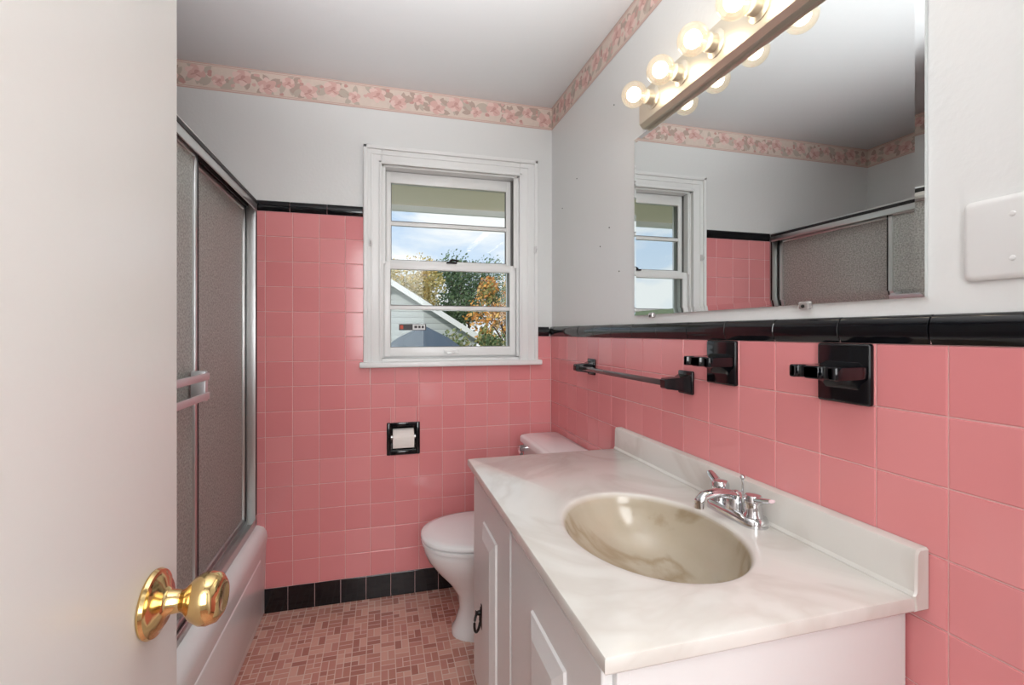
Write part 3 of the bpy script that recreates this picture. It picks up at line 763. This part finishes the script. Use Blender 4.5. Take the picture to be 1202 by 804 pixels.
fr = t.m('FRACT', t.m('MULTIPLY', s.outputs[2], 6.0)); t.l(t.ramp(fr, [(0, lin((140, 146, 150))), (0.15, lin((186, 191, 193))), (1, lin((200, 205, 206)))]), pp.inputs['Base Color']); pp.inputs['Roughness'].default_value = 0.7
roof = mat('asphalt_shingle', (120, 122, 128), 0.9, var=(20, 0.3))
gx, gz, ez, hw = 0.25, 2.62, 1.05, 2.5
b.prism([(gx-hw, 14, -1.2), (gx+hw, 14, -1.2), (gx+hw, 14, ez), (gx, 14, gz), (gx-hw, 14, ez)], (0, 4, 0), sid)
for sg in (-1, 1):
    sl_ = (gz-ez)/hw
    b.prism([(gx, 13.7, gz+0.02), (gx+sg*(hw+0.3), 13.7, ez-0.3*sl_+0.02), (gx+sg*(hw+0.3), 13.7, ez-0.3*sl_+0.14), (gx, 13.7, gz+0.14)], (0, 4.6, 0), roof)
    b.prism([(gx, 13.66, gz-0.05), (gx+sg*(hw+0.3), 13.66, ez-0.3*sl_-0.05), (gx+sg*(hw+0.3), 13.66, ez-0.3*sl_+0.13), (gx, 13.66, gz+0.13)], (0, 0.04, 0), 'trim')
b.done()
b = B('patio_umbrella'); sl = mat('umbrella_fabric', (78, 90, 102), 0.8)
b.lathe([(0.75, 0.92), (0.40, 1.17), (0.02, 1.36)], (0.68, 8, 0), (0, 0, 1), sl, 8, cap0=False); b.cyl((0.68, 8, -1.2), (0.68, 8, 1.4), 0.02, 'alu', n=10); b.done(ang=10)
foliage('autumn_maple_tree', (3.05, 11.3, 1.75), (1.0, 1.1), 6000, [(232, 166, 82), (240, 196, 118), (200, 140, 78), (150, 150, 92), (228, 188, 132)], 1, 0.95)
foliage('yellow_birch_tree', (0.9, 21, 3.2), (1.9, 1.2), 6500, [(216, 184, 110), (230, 208, 148), (180, 166, 100)], 2, 1.2)
foliage('evergreen_tree', (4.4, 24.5, 3.2), (2.1, 1.6), 10000, [(78, 104, 72), (104, 128, 90), (138, 152, 114)], 5, 1.4)
foliage('autumn_maple_tree', (9.2, 29, 3.4), (2.6, 1.9), 6500, [(214, 168, 98), (230, 198, 140), (152, 150, 96)], 9, 1.6)
foliage('hedge_shrub', (2.0, 10.3, 0.2), (0.9, 1.0), 6000, [(92, 112, 70), (130, 138, 90), (170, 156, 104)], 6, 0.9)

# world
w = bpy.data.worlds.new('sky'); sc.world = w; w.use_nodes = True
t = NT(w.node_tree); bg = w.node_tree.nodes['Background']
tc = t.n('ShaderNodeTexCoord'); s = t.n('ShaderNodeSeparateXYZ'); t.l(tc.outputs['Generated'], s.inputs[0])
sky = t.ramp(s.outputs[2], [(0.0, lin((236, 243, 251))), (0.12, lin((216, 231, 249))), (0.32, lin((184, 213, 246))), (1.0, lin((120, 168, 230)))])
mp = t.n('ShaderNodeMapping'); mp.inputs['Scale'].default_value = (1, 1, 2.6); t.l(tc.outputs['Generated'], mp.inputs[0])
cl = t.noise(mp.outputs[0], 5.5, 6, 0.55, 0.3)
cf = t.ramp(cl, [(0.40, (0, 0, 0, 1)), (0.58, (1, 1, 1, 1))])
t.l(t.mix(cf, sky, (1.0, 1.0, 1.0, 1)), bg.inputs[0]); bg.inputs[1].default_value = 0.80
su = bpy.data.lights.new('sun', 'SUN'); su.energy = 1.25; su.angle = 0.02; su.color = (1, 0.93, 0.82)
so = bpy.data.objects.new('sun', su); sc.collection.objects.link(so); so.location = (-3, -4, 8)
so.rotation_euler = Vector((0.35, 0.8, -0.5)).to_track_quat('-Z', 'Y').to_euler()

# ------------------------------------------------------------------ camera
cam = bpy.data.cameras.new('camera'); co = bpy.data.objects.new('camera', cam); sc.collection.objects.link(co)
co.location = (0, 0, 1.252); co.rotation_euler = (math.radians(90), 0, math.radians(-15.33))
cam.sensor_width = 36; cam.lens = 562/1202*36; cam.shift_y = -12/1202; cam.clip_start = 0.01
sc.camera = co
